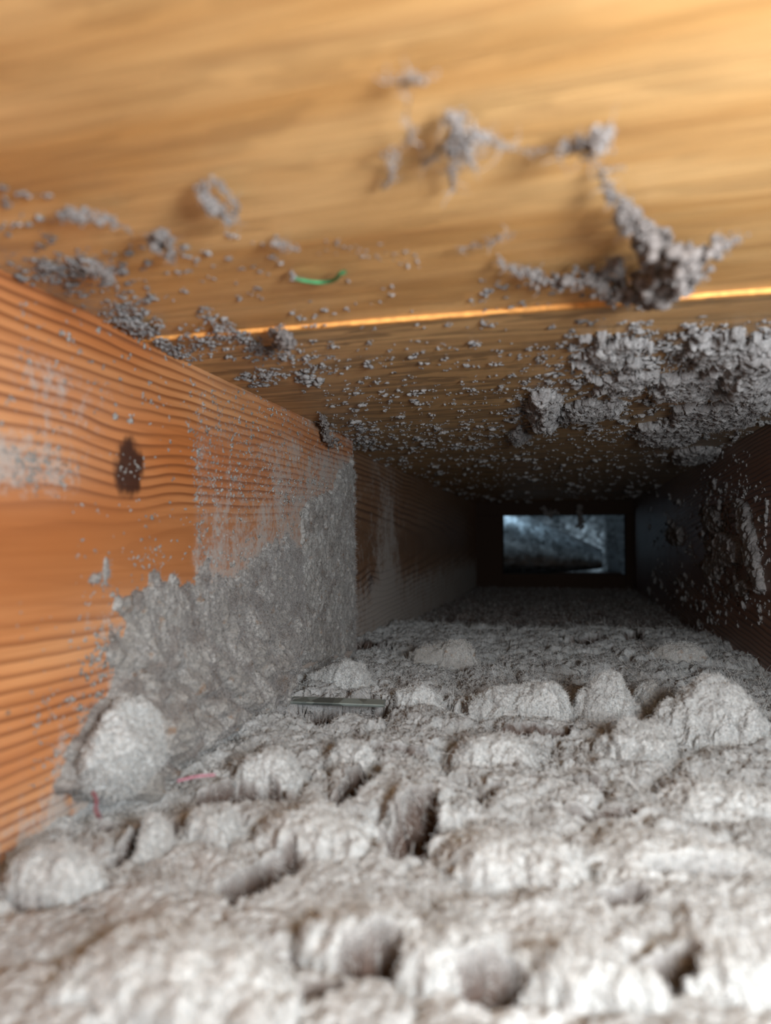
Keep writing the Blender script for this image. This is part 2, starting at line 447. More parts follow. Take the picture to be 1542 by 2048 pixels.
# ---------------------------------------------------------------- heightfield patches of dust on the planes of the cavity
PLANES = {'ceiling': ('z', CEIL, (0, 1), 2, -1), 'left': ('x', XL, (1, 2), 0, 1), 'right': ('x', XR, (1, 2), 0, -1),
          'floor': ('z', BED, (0, 1), 2, 1), 'back': ('y', YEND, (0, 2), 1, -1)}
def poly_sdf(P, poly):
    poly = np.asarray(poly, float); d = np.full(len(P), 1e9); ins = np.zeros(len(P), bool)
    for a, b in zip(poly, np.roll(poly, -1, 0)):
        e = b - a; w_ = P - a
        t = np.clip((w_ @ e) / (e @ e + 1e-12), 0, 1)
        d = np.minimum(d, np.linalg.norm(w_ - t[:, None] * e, axis=1))
        c = ((a[1] > P[:, 1]) != (b[1] > P[:, 1])) & (P[:, 0] < (b[0] - a[0]) * (P[:, 1] - a[1]) / (b[1] - a[1] + 1e-12) + a[0])
        ins ^= c
    return np.where(ins, d, -d)
def patch(name, plane, pixels, thick, mat, parent=None, step=0.001, ragged=0.004, grain=0.0006, falloff=None,
          lump=0.5, lumpsize=0.012, seed=0, shape=None, frag=0.0, tan=0.0):
    axis, v, (iu, iv), ia, sg = PLANES[plane]
    v = v - 0.0016 if plane == 'ceiling' and pixels[0][1] > 600 else v
    pts = np.array([on(axis, v, *p) for p in pixels])[:, [iu, iv]]
    lo, hi = pts.min(0) - ragged * 2.2 - frag * 2, pts.max(0) + ragged * 2.2 + frag * 2
    nu, nv = np.maximum(((hi - lo) / step).astype(int) + 2, 6)
    U, W = np.meshgrid(np.linspace(lo[0], hi[0], nu), np.linspace(lo[1], hi[1], nv), indexing='ij')
    P = np.stack([U.ravel(), W.ravel()], 1)
    q = np.concatenate([P, np.full((len(P), 1), seed * 1.7)], 1)
    s = poly_sdf(P, pts) + ragged * fbm(q / (ragged * 3.0), 4, 0.6)
    if frag: s = s - frag * 0.5 + frag * 2.2 * fbm(q / 0.0075 + 3.7, 3, 0.6)
    fo = falloff or thick * 1.6
    prof = np.sqrt(np.clip(s / fo, 0, 1) * (2 - np.clip(s / fo, 0, 1)))
    f1, f2, _ = worley(P / lumpsize + 0.35 * np.stack([fbm(q / lumpsize, 2), fbm(q / lumpsize + 9, 2)], 1))
    h = thick * prof * (1 - lump + lump * np.clip((f2 - f1) * 1.9, 0, 1) ** 0.5) * (1 + 0.35 * fbm(q / 0.02, 3))
    if shape is not None: h = h * shape(P[:, 0], P[:, 1])
    h = h + grain * smooth(0, 0.002, s) * (fbm(q / 0.0034, 3, 0.65) + 0.3)
    h = np.where(s > 0, h, -0.0012 + np.clip(s, -0.004, 0))
    V = np.zeros((len(P), 3)); V[:, iu] = P[:, 0]; V[:, iv] = P[:, 1]; V[:, ia] = v + sg * h
    Q = grid_faces(nu, nv)
    Q = Q[(h[Q] > -0.0011).any(1)]
    used, inv = np.unique(Q, return_inverse=True); Q = inv.reshape(Q.shape); V = V[used]
    br = (tan * smooth(0.1, 0.5, fbm(q / 0.016 + 8, 4, 0.65)))[used]
    e1 = np.zeros(3); e1[iu] = 1; e2 = np.zeros(3); e2[iv] = 1
    if np.cross(e1, e2)[ia] * sg < 0: Q = Q[:, ::-1]
    V = jitter(V, 0.0008 if plane == 'left' else min(0.0012, thick * 0.22), 0.005)
    base = V.mean(0) if parent is None else np.zeros(3)
    o = mesh_obj(name, V - base, Q, mat, parent, True, {'brown': br})
    o.location = base
    return o, V, Q
def fuzz(o, V, Q, n, length, rad, mat, curl=0.9, seed=3, keep=None):
    P, N = sample(V, Q, n, seed, keep)
    return fibres('fuzz', P - np.array(o.location), N, length, rad, mat, o, curl, 5, seed)

# ---- floor dust bed
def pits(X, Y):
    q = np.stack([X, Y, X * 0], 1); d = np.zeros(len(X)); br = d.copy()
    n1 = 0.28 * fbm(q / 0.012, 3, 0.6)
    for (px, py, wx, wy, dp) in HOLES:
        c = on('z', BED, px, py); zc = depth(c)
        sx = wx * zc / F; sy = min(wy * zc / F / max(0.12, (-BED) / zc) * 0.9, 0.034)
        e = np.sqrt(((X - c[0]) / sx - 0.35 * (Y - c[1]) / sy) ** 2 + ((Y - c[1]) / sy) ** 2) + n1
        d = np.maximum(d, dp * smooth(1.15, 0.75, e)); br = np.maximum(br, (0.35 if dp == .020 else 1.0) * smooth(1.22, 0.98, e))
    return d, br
def bed_at(X, Y):
    H, xs, ys = BEDH
    i = np.clip(np.round((X - xs[0]) / (xs[1] - xs[0])).astype(int), 0, len(xs) - 1)
    j = np.clip(np.searchsorted(ys, Y), 0, len(ys) - 1)
    return H[i, j]
def worldbed():
    nx, ny = 540, 860
    xs = np.linspace(XL2, XR, nx)
    ys = 0.085 * (YEND / 0.085) ** np.linspace(0, 1, ny)
    X, Y = [a.ravel() for a in np.meshgrid(xs, ys, indexing='ij')]
    P = np.stack([X, Y], 1); z0 = np.zeros(len(X))
    q = np.stack([X, Y, z0], 1)
    warp = np.stack([fbm(q / 0.03, 3), fbm(q / 0.03 + 5.2, 3)], 1)
    f1, f2, c1 = worley(P / 0.048 + 0.30 * warp)
    near = 0.45 + 0.55 * smooth(0.20, 0.36, Y)
    h = -0.1085 - 0.0020 * near + 0.0080 * near * np.clip((f2 - f1) * 2.2, 0, 1) ** 0.5 + 0.004 * (_cell[c1, 0] - 0.5)
    f1, f2, c1 = worley(P / 0.017 + 0.35 * warp + 31)
    h += near * 0.0018 * np.clip((f2 - f1) * 2.2, 0, 1) ** 0.6 + 0.0012 * (_cell[c1, 1] - 0.5)
    h += 0.0017 * fbm(q / 0.012, 4, 0.6) * (0.5 + 0.5 * smooth(0.24, 0.36, Y)) + 0.0008 * fbm(q / 0.0026, 3, 0.7)
    h += 0.0040 * fbm(q / 0.11 + 3.3, 2)
    h = h * (1 - smooth(0.84, 0.98, Y)) + smooth(0.84, 0.98, Y) * (FLOOR + 0.006 + 0.006 * fbm(q / 0.03, 4, 0.6))
    tr = np.zeros(len(X)); tn = 0.35 * fbm(q / 0.014 + 2.2, 3, 0.6)
    for (lab, bb, dr, sub) in L:
        c = on('z', BED, (bb[0] + bb[2]) / 2, bb[3]); wd = (bb[2] - bb[0]) * depth(c) / F
        r = np.hypot((X - c[0]) / (wd / 2), (Y - c[1] - wd * dr / 2) / (wd * dr / 2))
        tr = np.maximum(tr, np.exp(-((r - 1.06 + tn * 0.5) / (0.0035 / (wd / 2) + 0.06)) ** 2))
    tr *= smooth(-0.35, 0.45, fbm(q / 0.02 + 6.1, 3))
    h -= (0.0075 * smooth(0.20, 0.34, Y) + 0.003) * tr
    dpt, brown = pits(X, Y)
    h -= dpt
    brown = np.maximum(brown, 0.8 * smooth(0.55, 0.95, tr))  # shade of the cracks round the lumps, put into the colour
    brown = np.maximum(brown, 0.80 * smooth(0.88, 1.0, Y))  # far floor browned, standing in for the light falling off there
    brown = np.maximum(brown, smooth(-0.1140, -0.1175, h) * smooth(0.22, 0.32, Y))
    global BEDH
    BEDH = (h.reshape(nx, ny), xs, ys)
    V = np.stack([X, Y, h], 1)
    return V, grid_faces(nx, ny), brown
HOLES = [(728, 1545, 34, 36, .028), (822, 1632, 48, 42, .032), (530, 1706, 52, 46, .034), (500, 1560, 80, 16, .022),
         (735, 1880, 60, 32, .034), (985, 1925, 60, 34, .034), (1330, 1915, 60, 40, .036), (60, 1748, 130, 4, .022),
         (300, 1610, 90, 16, .019), (1180, 1277, 34, 9, .022), (1266, 1268, 20, 14, .026), (975, 1572, 30, 14, .016),
         (1130, 1545, 70, 9, .016), (1300, 1555, 36, 10, .016), (30, 1560, 50, 20, .02), (1400, 1730, 90, 14, .02),
         (1180, 1600, 80, 12, .016), (800, 1490, 60, 8, .012), (665, 1408, 115, 24, .020), (250, 1660, 24, 28, .026), (700, 1290, 60, 12, .018),
         (1060, 1450, 80, 8, .01), (1250, 1760, 40, 24, .022), (640, 1925, 40, 20, .028)]
L = [
 ('long flat felted dust slab mid floor, bounded at its right by a vertical crack', (912, 1322, 1142, 1425), .45, 6),
 ('squarish felted dust block right of the long slab across the vertical crack', (1142, 1305, 1282, 1425), .6, 6),
 ('largest sharply seen dust mound, cut by the right edge of the picture', (1312, 1302, 1552, 1478), .6, 6),
 ('small rounded dust pad tucked between the square block and the right hand mound', (1262, 1335, 1330, 1400), .7, 5),
 ('low sausage shaped dust roll lying just right of the metal strip', (752, 1342, 888, 1404), .5, 5),
 ('dim rounded dust hump standing behind the sausage shaped roll', (812, 1240, 952, 1322), .5, 5),
 ('ragged spiky dust tuft jutting up before the dark right hand tunnel corner', (1282, 1246, 1425, 1322), .4, 5),
 ('ball shaped dust mound just below the square block and the right mound', (1202, 1395, 1352, 1508), .7, 6),
 ('shaggy grey dust mound at the foot of the left board end beside the corner', (588, 1288, 740, 1374), .5, 6),
 ('pale crumbly dust lump in front of the metal strip near the lint heap', (452, 1450, 592, 1545), .7, 5),
 ('broad blurry dust pillow left of the round dark pits', (470, 1532, 722, 1668), .7, 5),
 ('round blurry dust pillow between the two dark brown pits', (748, 1502, 905, 1625), .8, 5),
 ('wide blurry dust pillow right of the larger dark pit', (862, 1592, 1172, 1728), .6, 5),
 ('wide blurry dust pillow near the right edge with a dark crease under it', (1180, 1592, 1512, 1735), .6, 5),
 ('bright blurry dust pillow cut by the right edge above the creased pillow', (1330, 1508, 1560, 1612), .6, 5),
 ('blurry dust lump in the lower left corner under the orange board', (-20, 1600, 165, 1742), .7, 5),
 ('small dust lump with a pink thread beside it near the left board', (205, 1578, 330, 1662), .7, 5),
 ('low dust pad lying before the broad blurry pillow on the left', (330, 1560, 470, 1640), .7, 5),
 ('huge out of focus dust mound filling the bottom left of the picture', (20, 1700, 560, 1985), .6, 5),
 ('large out of focus dust mound at the bottom right of the left pit', (545, 1665, 860, 1880), .6, 5),
 ('out of focus dust mound in the bottom middle below the wide pillow', (760, 1725, 1060, 1930), .6, 5),
 ('out of focus dust mound at the bottom right corner', (1290, 1765, 1580, 1960), .6, 5),
 ('out of focus dust mound low in the picture between two brown creases', (1020, 1765, 1300, 1960), .6, 5),
 ('small dust crumb at the upper rim of the small round pit', (640, 1452, 745, 1512), .6, 4),
 ('low dust ridge in the middle of the floor in front of the long slab', (880, 1440, 1080, 1512), .5, 5),
]
bedV, bedQ, bedB = worldbed()
bedV = bedV + (jitter(bedV, 0.0016, 0.0060) - bedV) * (0.35 + 0.65 * smooth(0.20, 0.36, bedV[:, 1]))[:, None]
bedV[:, 2] = np.maximum(bedV[:, 2], FLOOR - 0.012)
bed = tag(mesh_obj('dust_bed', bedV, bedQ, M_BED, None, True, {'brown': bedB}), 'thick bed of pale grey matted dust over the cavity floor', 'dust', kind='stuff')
def keep_focus(c): return (1 - 0.93 * pits(c[:, 0], c[:, 1])[1]) * (c[:, 1] > 0.2) * np.clip(0.35 / np.maximum(c[:, 1], 0.2), 0.1, 1.2) * (c[:, 2] > FLOOR + 0.004)
P, N = sample(bedV, bedQ, 150000, 5, keep_focus)
fibres('fuzz', P, N, 0.0022, 0.00010, M_FIB, bed, 1.0, 4, 7)
P, N = sample(bedV, bedQ, 5000, 9, keep_focus)
fibres('stray_fibres', P, N, 0.013, 0.00010, M_FIB, bed, 0.7, 7, 9)
P, N = sample(*[np.array(a) for a in (bedV, bedQ)], 9000, 6, lambda c: ((c[:, 2] < FLOOR + 0.010) & (c[:, 2] > FLOOR - 0.02)) * 1.0)
P[:, 2] = np.maximum(P[:, 2], FLOOR)
fibres('fuzz', P, N, 0.006, 0.00012, M_FIBB, fl, 1.0, 5, 8)

# ---- lumps on the bed
def lump(name, label, bbox, dratio=0.7, hscale=1.0, sub=5, flat=0.35, rough=1.0, seed=0, mat=None, nf=900, sink=0.25, rot=0.0, group='felted dust lumps on the cavity floor', cat='dust lump'):
    x0, y0, x1, y1 = bbox
    c = on('z', BED, (x0 + x1) / 2, y1); zc = depth(c)
    wd = (x1 - x0) * zc / F
    dp = wd * dratio
    vis = (y1 - y0) * zc / F
    s = -BED / zc
    hh = max(0.006, (vis - dp * s) * hscale * (0.85 if y1 < 1650 else 0.60 if y1 < 1760 else 0.42))
    cen = np.array([c[0], c[1] + dp / 2 - 0.002, BED])
    n = {4: 50, 5: 90, 6: 150}[sub]
    G, K = np.meshgrid(np.linspace(-1.35, 1.35, n), np.linspace(-1.35, 1.35, n), indexing='ij')
    u, v = G.ravel(), K.ravel()
    X, Y = u * wd / 2, v * dp / 2
    q = np.stack([X, Y, X * 0 + seed * 0.31], 1)
    k = max(wd, dp)
    wu = u + 0.30 * fbm(q / (k * 0.45), 3); wv = v + 0.30 * fbm(q / (k * 0.45) + 4.4, 3)
    r = (np.abs(wu) ** 2.6 + np.abs(wv) ** 2.6) ** (1 / 2.6) + 0.10 * fbm(q / 0.006, 3, 0.6)
    prof = np.clip(1 - np.clip(r, 0, 1) ** 2.6, 0, 1) ** 0.72
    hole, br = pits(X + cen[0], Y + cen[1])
    h = hh * prof * (0.80 + 0.30 * fbm(q / (k * 0.5) + 2, 2) + 0.12 * u) + 0.0008 * fbm(q / 0.009, 3, 0.6) + 0.0006 * rough * fbm(q / 0.0024, 3, 0.7)
    low = np.minimum(bed_at(X + cen[0], Y + cen[1]), BED - 0.004) - BED
    Z = np.where(r < 1, np.maximum(low, -0.010) * (1 - 0.6 * prof) + h - hole, low - 0.004 - 0.02 * np.clip(r - 1, 0, 0.5) - hole)
    B = jitter(np.stack([X, Y, Z], 1), 0.0013 if cen[1] > 0.26 else 0.0008, 0.0062); Q = grid_faces(n, n)
    Q = Q[(r[Q] < 1.12).any(1)]
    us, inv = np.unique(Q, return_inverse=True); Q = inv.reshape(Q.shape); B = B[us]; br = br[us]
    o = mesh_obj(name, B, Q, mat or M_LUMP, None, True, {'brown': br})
    o.location = cen
    tag(o, label, cat, group)
    if nf: 
        P, N = sample(B, Q, nf, seed, lambda c: 1 - 0.95 * pits(c[:, 0] + cen[0], c[:, 1] + cen[1])[1])
        fibres('fuzz', P, N, 0.0018, 0.00010, M_FIB, o, 1.0, 4, seed)
    return o
for i, (lab, bb, dr, sub) in enumerate(L):
    big = (bb[1] > 1640)
    dim = lab.startswith(('dim', 'ragged'))  # far humps: light falloff put into a darker material
    lump('dust_lump', lab, bb, dr, 0.75 if dim else 1.0, sub, 0.3, 1.0 if not big else 1.3, i + 1, mat=(M_GREY if dim else None), nf=(15000 if sub == 6 else 5000))

# ---- lint on the left board
heap_px = [(178, 1268), (228, 1245), (212, 1185), (300, 1150), (395, 1160), (470, 1120), (540, 1100), (600, 1095), (612, 1200), (590, 1290), (572, 1330), (566, 1400), (500, 1450), (400, 1510), (320, 1580),
           (240, 1615), (150, 1600), (140, 1540), (172, 1440), (160, 1395), (205, 1372), (196, 1310)]
def heap_shape(Y, Z): return 0.22 + 1.3 * smooth(-0.035, -0.10, Z)
o, V, Q = patch('lint_heap', 'left', heap_px, 0.016, M_GREY, None, 0.0010, 0.016, 0.0013, 0.026, 0.55, 0.030, 3, heap_shape, 0.003, 0.55)
tag(o, 'grey matted lint heap clinging to the lower part of the left orange board', 'lint')
fuzz(o, V, Q, 75000, 0.0024, 0.00008, M_FIBL, 1.1, 4)
fuzz(o, V, Q, 350, 0.012, 0.00008, M_FIBL, 0.8, 14)
mat_px = [(600, 1010), (655, 985), (690, 930), (706, 925), (707, 1300), (640, 1330), (575, 1330), (592, 1240), (600, 1120)]
o, V, Q = patch('lint_mat', 'left', mat_px, 0.003, M_GREY, None, 0.0011, 0.006, 0.0010, 0.006, 0.6, 0.010, 5, None, 0.002, 0.45)
tag(o, 'thin fuzzy grey lint mat on the left board just before its end', 'lint')
fuzz(o, V, Q, 18000, 0.0024, 0.00008, M_FIBL, 1.0, 5)
# the fringe on the end edge of the board
n = 2600
ez = rng.uniform(-0.10, 0.05, n); ez = np.where(rng.random(n) < 0.6, rng.uniform(-0.10, 0.0, n), ez)
P = np.stack([np.full(n, XL) - rng.uniform(0, 0.003, n), np.full(n, YC), ez], 1)
N = np.tile(np.array([[0.8, 0.7, 0.0]]), (n, 1))
fibres('lint_fringe', P, N, 0.0055, 0.00012, M_FIBL, wl, 1.0, 5, 12)

bl = on('x', XL + 0.013, 258, 1482); zc = depth(bl)
V, Q = ICO[6]
size = np.array([0.012, 0.027, 0.0175])
B = V * size; q = B + 55
B[:, 0] *= 1 - 0.25 * V[:, 2]
B = B + V * (0.0040 * fbm(q / 0.020, 3) + 0.0010 * fbm(q / 0.003, 3, 0.65))[:, None]
o = mesh_obj('dust_ball', B, Q, dust_material('pale_dust', (176, 176, 174), (206, 207, 206))); o.location = bl
tag(o, 'pale grey dust ball lodged between the lint heap and the left board', 'dust lump')
P, N = sample(B, Q, 9000, 4); fibres('fuzz', P, N, 0.0026, 0.00012, M_FIB, o, 1.0, 4, 4)

# ---- slabs of lint on the ceiling, right
def rect(x0, y0, x1, y1, slant=0): return [(x0, y0 + slant), ((x0 + x1) / 2, y0 - 4), (x1, y0 - slant), (x1 + 4, (y0 + y1) / 2), (x1, y1 - slant), ((x0 + x1) / 2, y1 + 3), (x0, y1 + slant), (x0 - 4, (y0 + y1) / 2)]
CS = [
 ('smooth grey lint slab on the ceiling, largest of the right hand cluster', rect(1312, 742, 1452, 786, 4), .006),
 ('wide grey lint slab lying nearer the tunnel than the largest ceiling slab', rect(1340, 806, 1512, 848, 6), .006),
 ('upright grey lint slab with a black shadow at its left on the ceiling', rect(1064, 782, 1114, 846, 0), .010),
 ('long low lint ridge between the upright slab and the largest ceiling slab', rect(1128, 800, 1236, 830, 3), .006),
 ('flat oval lint slab just above the right dark corner edge', rect(1278, 844, 1392, 880, 2), .006),
 ('thick lint mass where the ceiling runs out of the right edge of the picture', rect(1448, 686, 1560, 770, 12), .010),
 ('crumbly lint patch up the ceiling from the wide right slab', rect(1380, 660, 1500, 712, 10), .006),
 ('crumbled lint patch above the largest ceiling slab', rect(1170, 668, 1292, 720, 6), .005),
 ('speckled lint patch left of the largest ceiling slab', rect(1200, 738, 1310, 778, 4), .005),
 ('narrow lint slab against the right joist edge of the ceiling', rect(1470, 790, 1540, 826, 8), .006),
 ('dim lint slab deep on the ceiling over the right of the tunnel', rect(1352, 896, 1430, 918, 4), .006),
 ('small dim lint pad on the ceiling below the upright slab', rect(1022, 862, 1052, 880, 1), .005),
]
for i, (lab, px, th) in enumerate(CS):
    o, V, Q = patch('lint_slab', 'ceiling', px, th, M_LINT, None, 0.0007, 0.0065, 0.0009, th * 1.2, 0.35, 0.008, 20 + i, frag=(0.006 if 'crumb' in lab or 'speckled' in lab else 0.0018))
    tag(o, lab, 'lint', 'lint slabs on the ceiling')
    fuzz(o, V, Q, 1500, 0.0022, 0.00012, M_FIBL, 1.0, 30 + i)
# ---- crust on the right joist
RS = [
 ('tall pale dust crust hanging on the right joist beside the edge of the picture', [(1478, 1000), (1498, 1005), (1512, 1060), (1522, 1110), (1532, 1180), (1518, 1186), (1500, 1130), (1486, 1060)], .006),
 ('rounded dust crust high on the right joist, left of the tall crust', rect(1414, 1016, 1440, 1062), .006),
 ('knobbly dust crust halfway down the right joist', rect(1436, 1070, 1478, 1130), .006),
 ('low dust crust on the right joist nearest the tunnel floor', rect(1416, 1114, 1440, 1160), .005),
 ('small dust crust at the lower end of the tall crust', rect(1470, 1164, 1498, 1186), .005),
 ('dark dust crust deepest along the right joist', rect(1340, 1056, 1366, 1088), .006),
]
for i, (lab, px, th) in enumerate(RS):
    o, V, Q = patch('dust_crust', 'right', px, th, M_LINT, None, 0.0012, 0.004, 0.0010, th, 0.5, 0.012, 50 + i)
    tag(o, lab, 'dust crust', 'dust crusts on the right joist')

# ---- specks
def specks(name, label, items, mat, seed=0, ia=2, cat='dust'):
    """items: arrays centre (n,3), radius (n); one mesh of small irregular crumbs"""
    r = np.random.default_rng(seed)
    C, Rd = items
    rep = r.integers(2, 7, len(C)); k0 = np.repeat(np.arange(len(C)), rep)
    Rd0 = Rd[k0]; Rd = Rd0 * r.uniform(0.25, 0.75, len(k0)); C = C[k0] + r.normal(0, 0.62, (len(k0), 3)) * Rd0[:, None] * np.where(np.arange(3) == ia, 0.4, 1.0)
    Vs, Fs, k = [], [], 0
    for big in (0, 1):
        V0, Q0 = ICO[2 if big else 1]
        m = (Rd > 0.0016) == bool(big)
        c, rd = C[m], Rd[m]
        if not len(c): continue
        n = len(c)
        amp = r.uniform(0.45, 1.55, (n, len(V0), 1))
        sc_ = r.uniform(0.6, 1.5, (n, 1, 3)); sc_[:, :, ia] *= 0.6
        v = c[:, None] + V0[None] * amp * sc_ * rd[:, None, None]
        f = Q0[None] + (np.arange(n) * len(V0))[:, None, None] + k
        Vs.append(v.reshape(-1, 3)); Fs.append(f.reshape(-1, 3)); k += n * len(V0)
    return tag(mesh_obj(name, np.concatenate(Vs), np.concatenate(Fs), mat, None, True), label, cat, kind='stuff')
def scatter(plane, clusters, seed):
    r = np.random.default_rng(seed)
    axis, v, uv, ia, sg = PLANES[plane]
    C, Rd = [], []
    for (x0, y0, x1, y1, n, s0, s1, g) in clusters:
        for _ in range(n):
            if g == 'g': px, py = r.normal((x0 + x1) / 2, (x1 - x0) / 4), r.normal((y0 + y1) / 2, (y1 - y0) / 4)
            elif g == 'l':
                t = r.random(); j = r.normal(0, 7, 2); px, py = x0 + t * (x1 - x0) + j[0], y0 + t * (y1 - y0) + j[1]
            else: px, py = r.uniform(x0, x1), r.uniform(y0, y1)
            vv = v - 0.0016 if plane == 'ceiling' and py > 640 else v
            p = on(axis, vv, px, py)
            if plane == 'ceiling' and not (XL2 < p[0] < XR and p[1] < YEND): continue
            if plane in ('left',) and not (p[1] < YC and p[2] < CEIL - 0.001): continue
            if plane == 'right' and not (p[1] < YEND and FLOOR < p[2] < CEIL): continue
            rad = s0 * (s1 / s0) ** (r.random() ** 2.4) * (0.48 if plane == 'left' else 0.74) * depth(p) / F
            p = p.copy(); p[ia] += sg * rad * 0.3
            C.append(p); Rd.append(rad)
    return np.array(C), np.array(Rd)
ceil_clusters = [
 (20, 500, 240, 570, 150, 5, 16, 'g'), (0, 370, 120, 560, 40, 6, 16, 'u'), (120, 540, 300, 600, 30, 6, 14, 'u'),
 (200, 570, 330, 680, 130, 5, 13, 'g'), (230, 620, 380, 720, 160, 4, 12, 'l'), (320, 650, 480, 720, 120, 4, 12, 'g'), (400, 620, 540, 710, 110, 4, 12, 'l'),
 (470, 680, 600, 720, 90, 4, 12, 'g'), (480, 735, 570, 770, 70, 5, 14, 'g'), (590, 735, 640, 765, 16, 8, 18, 'g'), (550, 700, 700, 760, 60, 4, 10, 'g'),
 (640, 490, 840, 520, 40, 3, 8, 'l'), (550, 560, 1100, 660, 45, 5, 14, 'u'), (250, 470, 560, 600, 40, 5, 14, 'u'),
 (600, 680, 1100, 790, 170, 4, 12, 'u'), (650, 780, 1150, 860, 240, 3, 12, 'u'), (680, 850, 1500, 920, 520, 3, 9, 'u'),
 (740, 915, 1420, 1000, 560, 2.5, 8, 'u'), (700, 840, 1000, 900, 160, 3, 10, 'u'), (700, 855, 760, 900, 60, 4, 10, 'g'),
 (1100, 620, 1560, 800, 300, 5, 16, 'u'), (1200, 640, 1560, 760, 200, 6, 20, 'g'), (1040, 760, 1542, 880, 380, 4, 13, 'u'),
 (1120, 690, 1330, 760, 160, 6, 18, 'g'), (1000, 740, 1130, 870, 160, 4, 12, 'g'), (630, 830, 690, 880, 40, 4, 9, 'l'),
 (1180, 560, 1330, 620, 50, 6, 16, 'g'), (940, 560, 1200, 660, 40, 5, 12, 'u'), (980, 1000, 1270, 1020, 40, 4, 10, 'u'),
]
specks('ceiling_specks', 'scattered grey dust crumbs stuck all over the plywood ceiling', scatter('ceiling', ceil_clusters, 4), M_LINT, 4)
left_clusters = [
 (390, 780, 710, 1000, 900, 2.5, 8, 'u'), (400, 950, 720, 1130, 700, 2.5, 8, 'u'), (560, 960, 720, 1300, 700, 3, 9, 'u'),
 (0, 600, 390, 860, 130, 5, 14, 'u'), (0, 880, 160, 990, 130, 5, 13, 'g'), (330, 760, 600, 960, 220, 3, 9, 'g'),
 (210, 900, 300, 960, 30, 4, 9, 'g'), (150, 1000, 390, 1190, 70, 4, 10, 'u'), (250, 1080, 360, 1150, 40, 4, 9, 'g'),
 (390, 860, 402, 1130, 160, 3, 9, 'l'), (150, 1200, 260, 1440, 110, 6, 16, 'g'), (0, 1180, 230, 1500, 40, 4, 10, 'u'), (60, 1380, 210, 1600, 140, 5, 12, 'u'), (400, 1100, 620, 1180, 240, 3, 10, 'u'),
 (640, 830, 670, 890, 80, 3, 10, 'l'), (40, 620, 60, 760, 8, 5, 12, 'u')]
specks('board_specks', 'fine grey dust crumbs sprinkled over the left orange board', scatter('left', left_clusters, 5), M_GREY, 5, 0)
right_clusters = [(1400, 960, 1540, 1250, 260, 4, 13, 'u'), (1300, 980, 1420, 1220, 160, 3, 11, 'u'), (1400, 1010, 1500, 1180, 160, 5, 16, 'g'), (1400, 900, 1500, 1000, 60, 3, 8, 'u')]
specks('joist_specks', 'dim dust crumbs sprinkled over the shaded right joist', scatter('right', right_clusters, 6), M_LINT, 6, 0)

# ---- tufts and strands of lint on the ceiling
def tuft(name, label, paths, seed, nf=160, flen=0.006, cat='lint tuft', group='lint tufts hanging from the ceiling', mat=None, far=False, dense=1.0):
    """paths: lists of (px, py, radius in px, hang in metres)"""
    r = np.random.default_rng(seed)
    C, Rd, FP = [], [], []
    for path in paths:
        w3 = []
        for (px, py, rp, hang) in path:
            p = on('y', YEND - hang, px, py) if far else on('z', CEIL - hang, px, py); w3.append((*p, rp * depth(p) / F))
        w3 = np.array(w3)
        for a, b in zip(w3[:-1], w3[1:]):
            m = max(2, int(np.linalg.norm(b[:3] - a[:3]) / (0.45 * max(0.0007, (a[3] + b[3]) / 2)) * dense * 1.5))
            for t in np.linspace(0, 1, m):
                p = a * (1 - t) + b * t
                for _ in range(1 if p[3] < 0.0012 else 3):
                    C.append(p[:3] + r.normal(0, 0.56, 3) * p[3]); Rd.append(p[3] * r.uniform(0.15, 0.52))
            FP.append((a, b))
    C, Rd = np.array(C), np.array(Rd)
    C[:, 2] = np.minimum(C[:, 2], CEIL - 0.3 * Rd)
    base = np.array([C[:, 0].mean(), C[:, 1].mean(), CEIL])
    V0, Q0 = ICO[2]
    n = len(C)
    v = (C - base)[:, None] + V0[None] * r.uniform(0.6, 1.4, (n, 1, 3)) * Rd[:, None, None]
    v = v.reshape(-1, 3)
    v = v + 0.35 * np.repeat(Rd, len(V0))[:, None] * np.stack([fbm((v + 1 + seed) / 0.0022 + 9 * k, 2) for k in range(3)], 1)
    f = (Q0[None] + (np.arange(n) * len(V0))[:, None, None]).reshape(-1, 3)
    o = mesh_obj(name, v, f, mat or M_TUFT); o.location = base
    tag(o, label, cat, group)
    nf = int(nf * 0.35); flen = flen * 0.6; k = r.integers(0, n, nf)
    fibres('fuzz', C[k] - base, r.normal(size=(nf, 3)), flen, 0.00010, M_FIBL, o, 0.8, 6, seed)
    return o
tuft('lint_strand', 'pale lint clump with a thread to a wedge shaped clump high on the ceiling',
     [[(905, 240, 14, .004), (915, 275, 24, .007), (925, 312, 14, .006)], [(885, 238, 9, .003), (930, 228, 9, .003)], [(945, 265, 16, .007), (985, 285, 9, .005), (1040, 300, 4, .004), (1110, 302, 5, .004)],
      [(1118, 302, 10, .005), (1165, 292, 17, .007), (1205, 280, 20, .009), (1222, 270, 9, .007)],
      [(885, 290, 9, .004), (868, 312, 6, .003), (840, 325, 3, .002)], [(905, 315, 9, .004), (905, 380, 5, .003)], [(930, 315, 9, .004), (955, 338, 4, .003)]], 61, 420, 0.008)
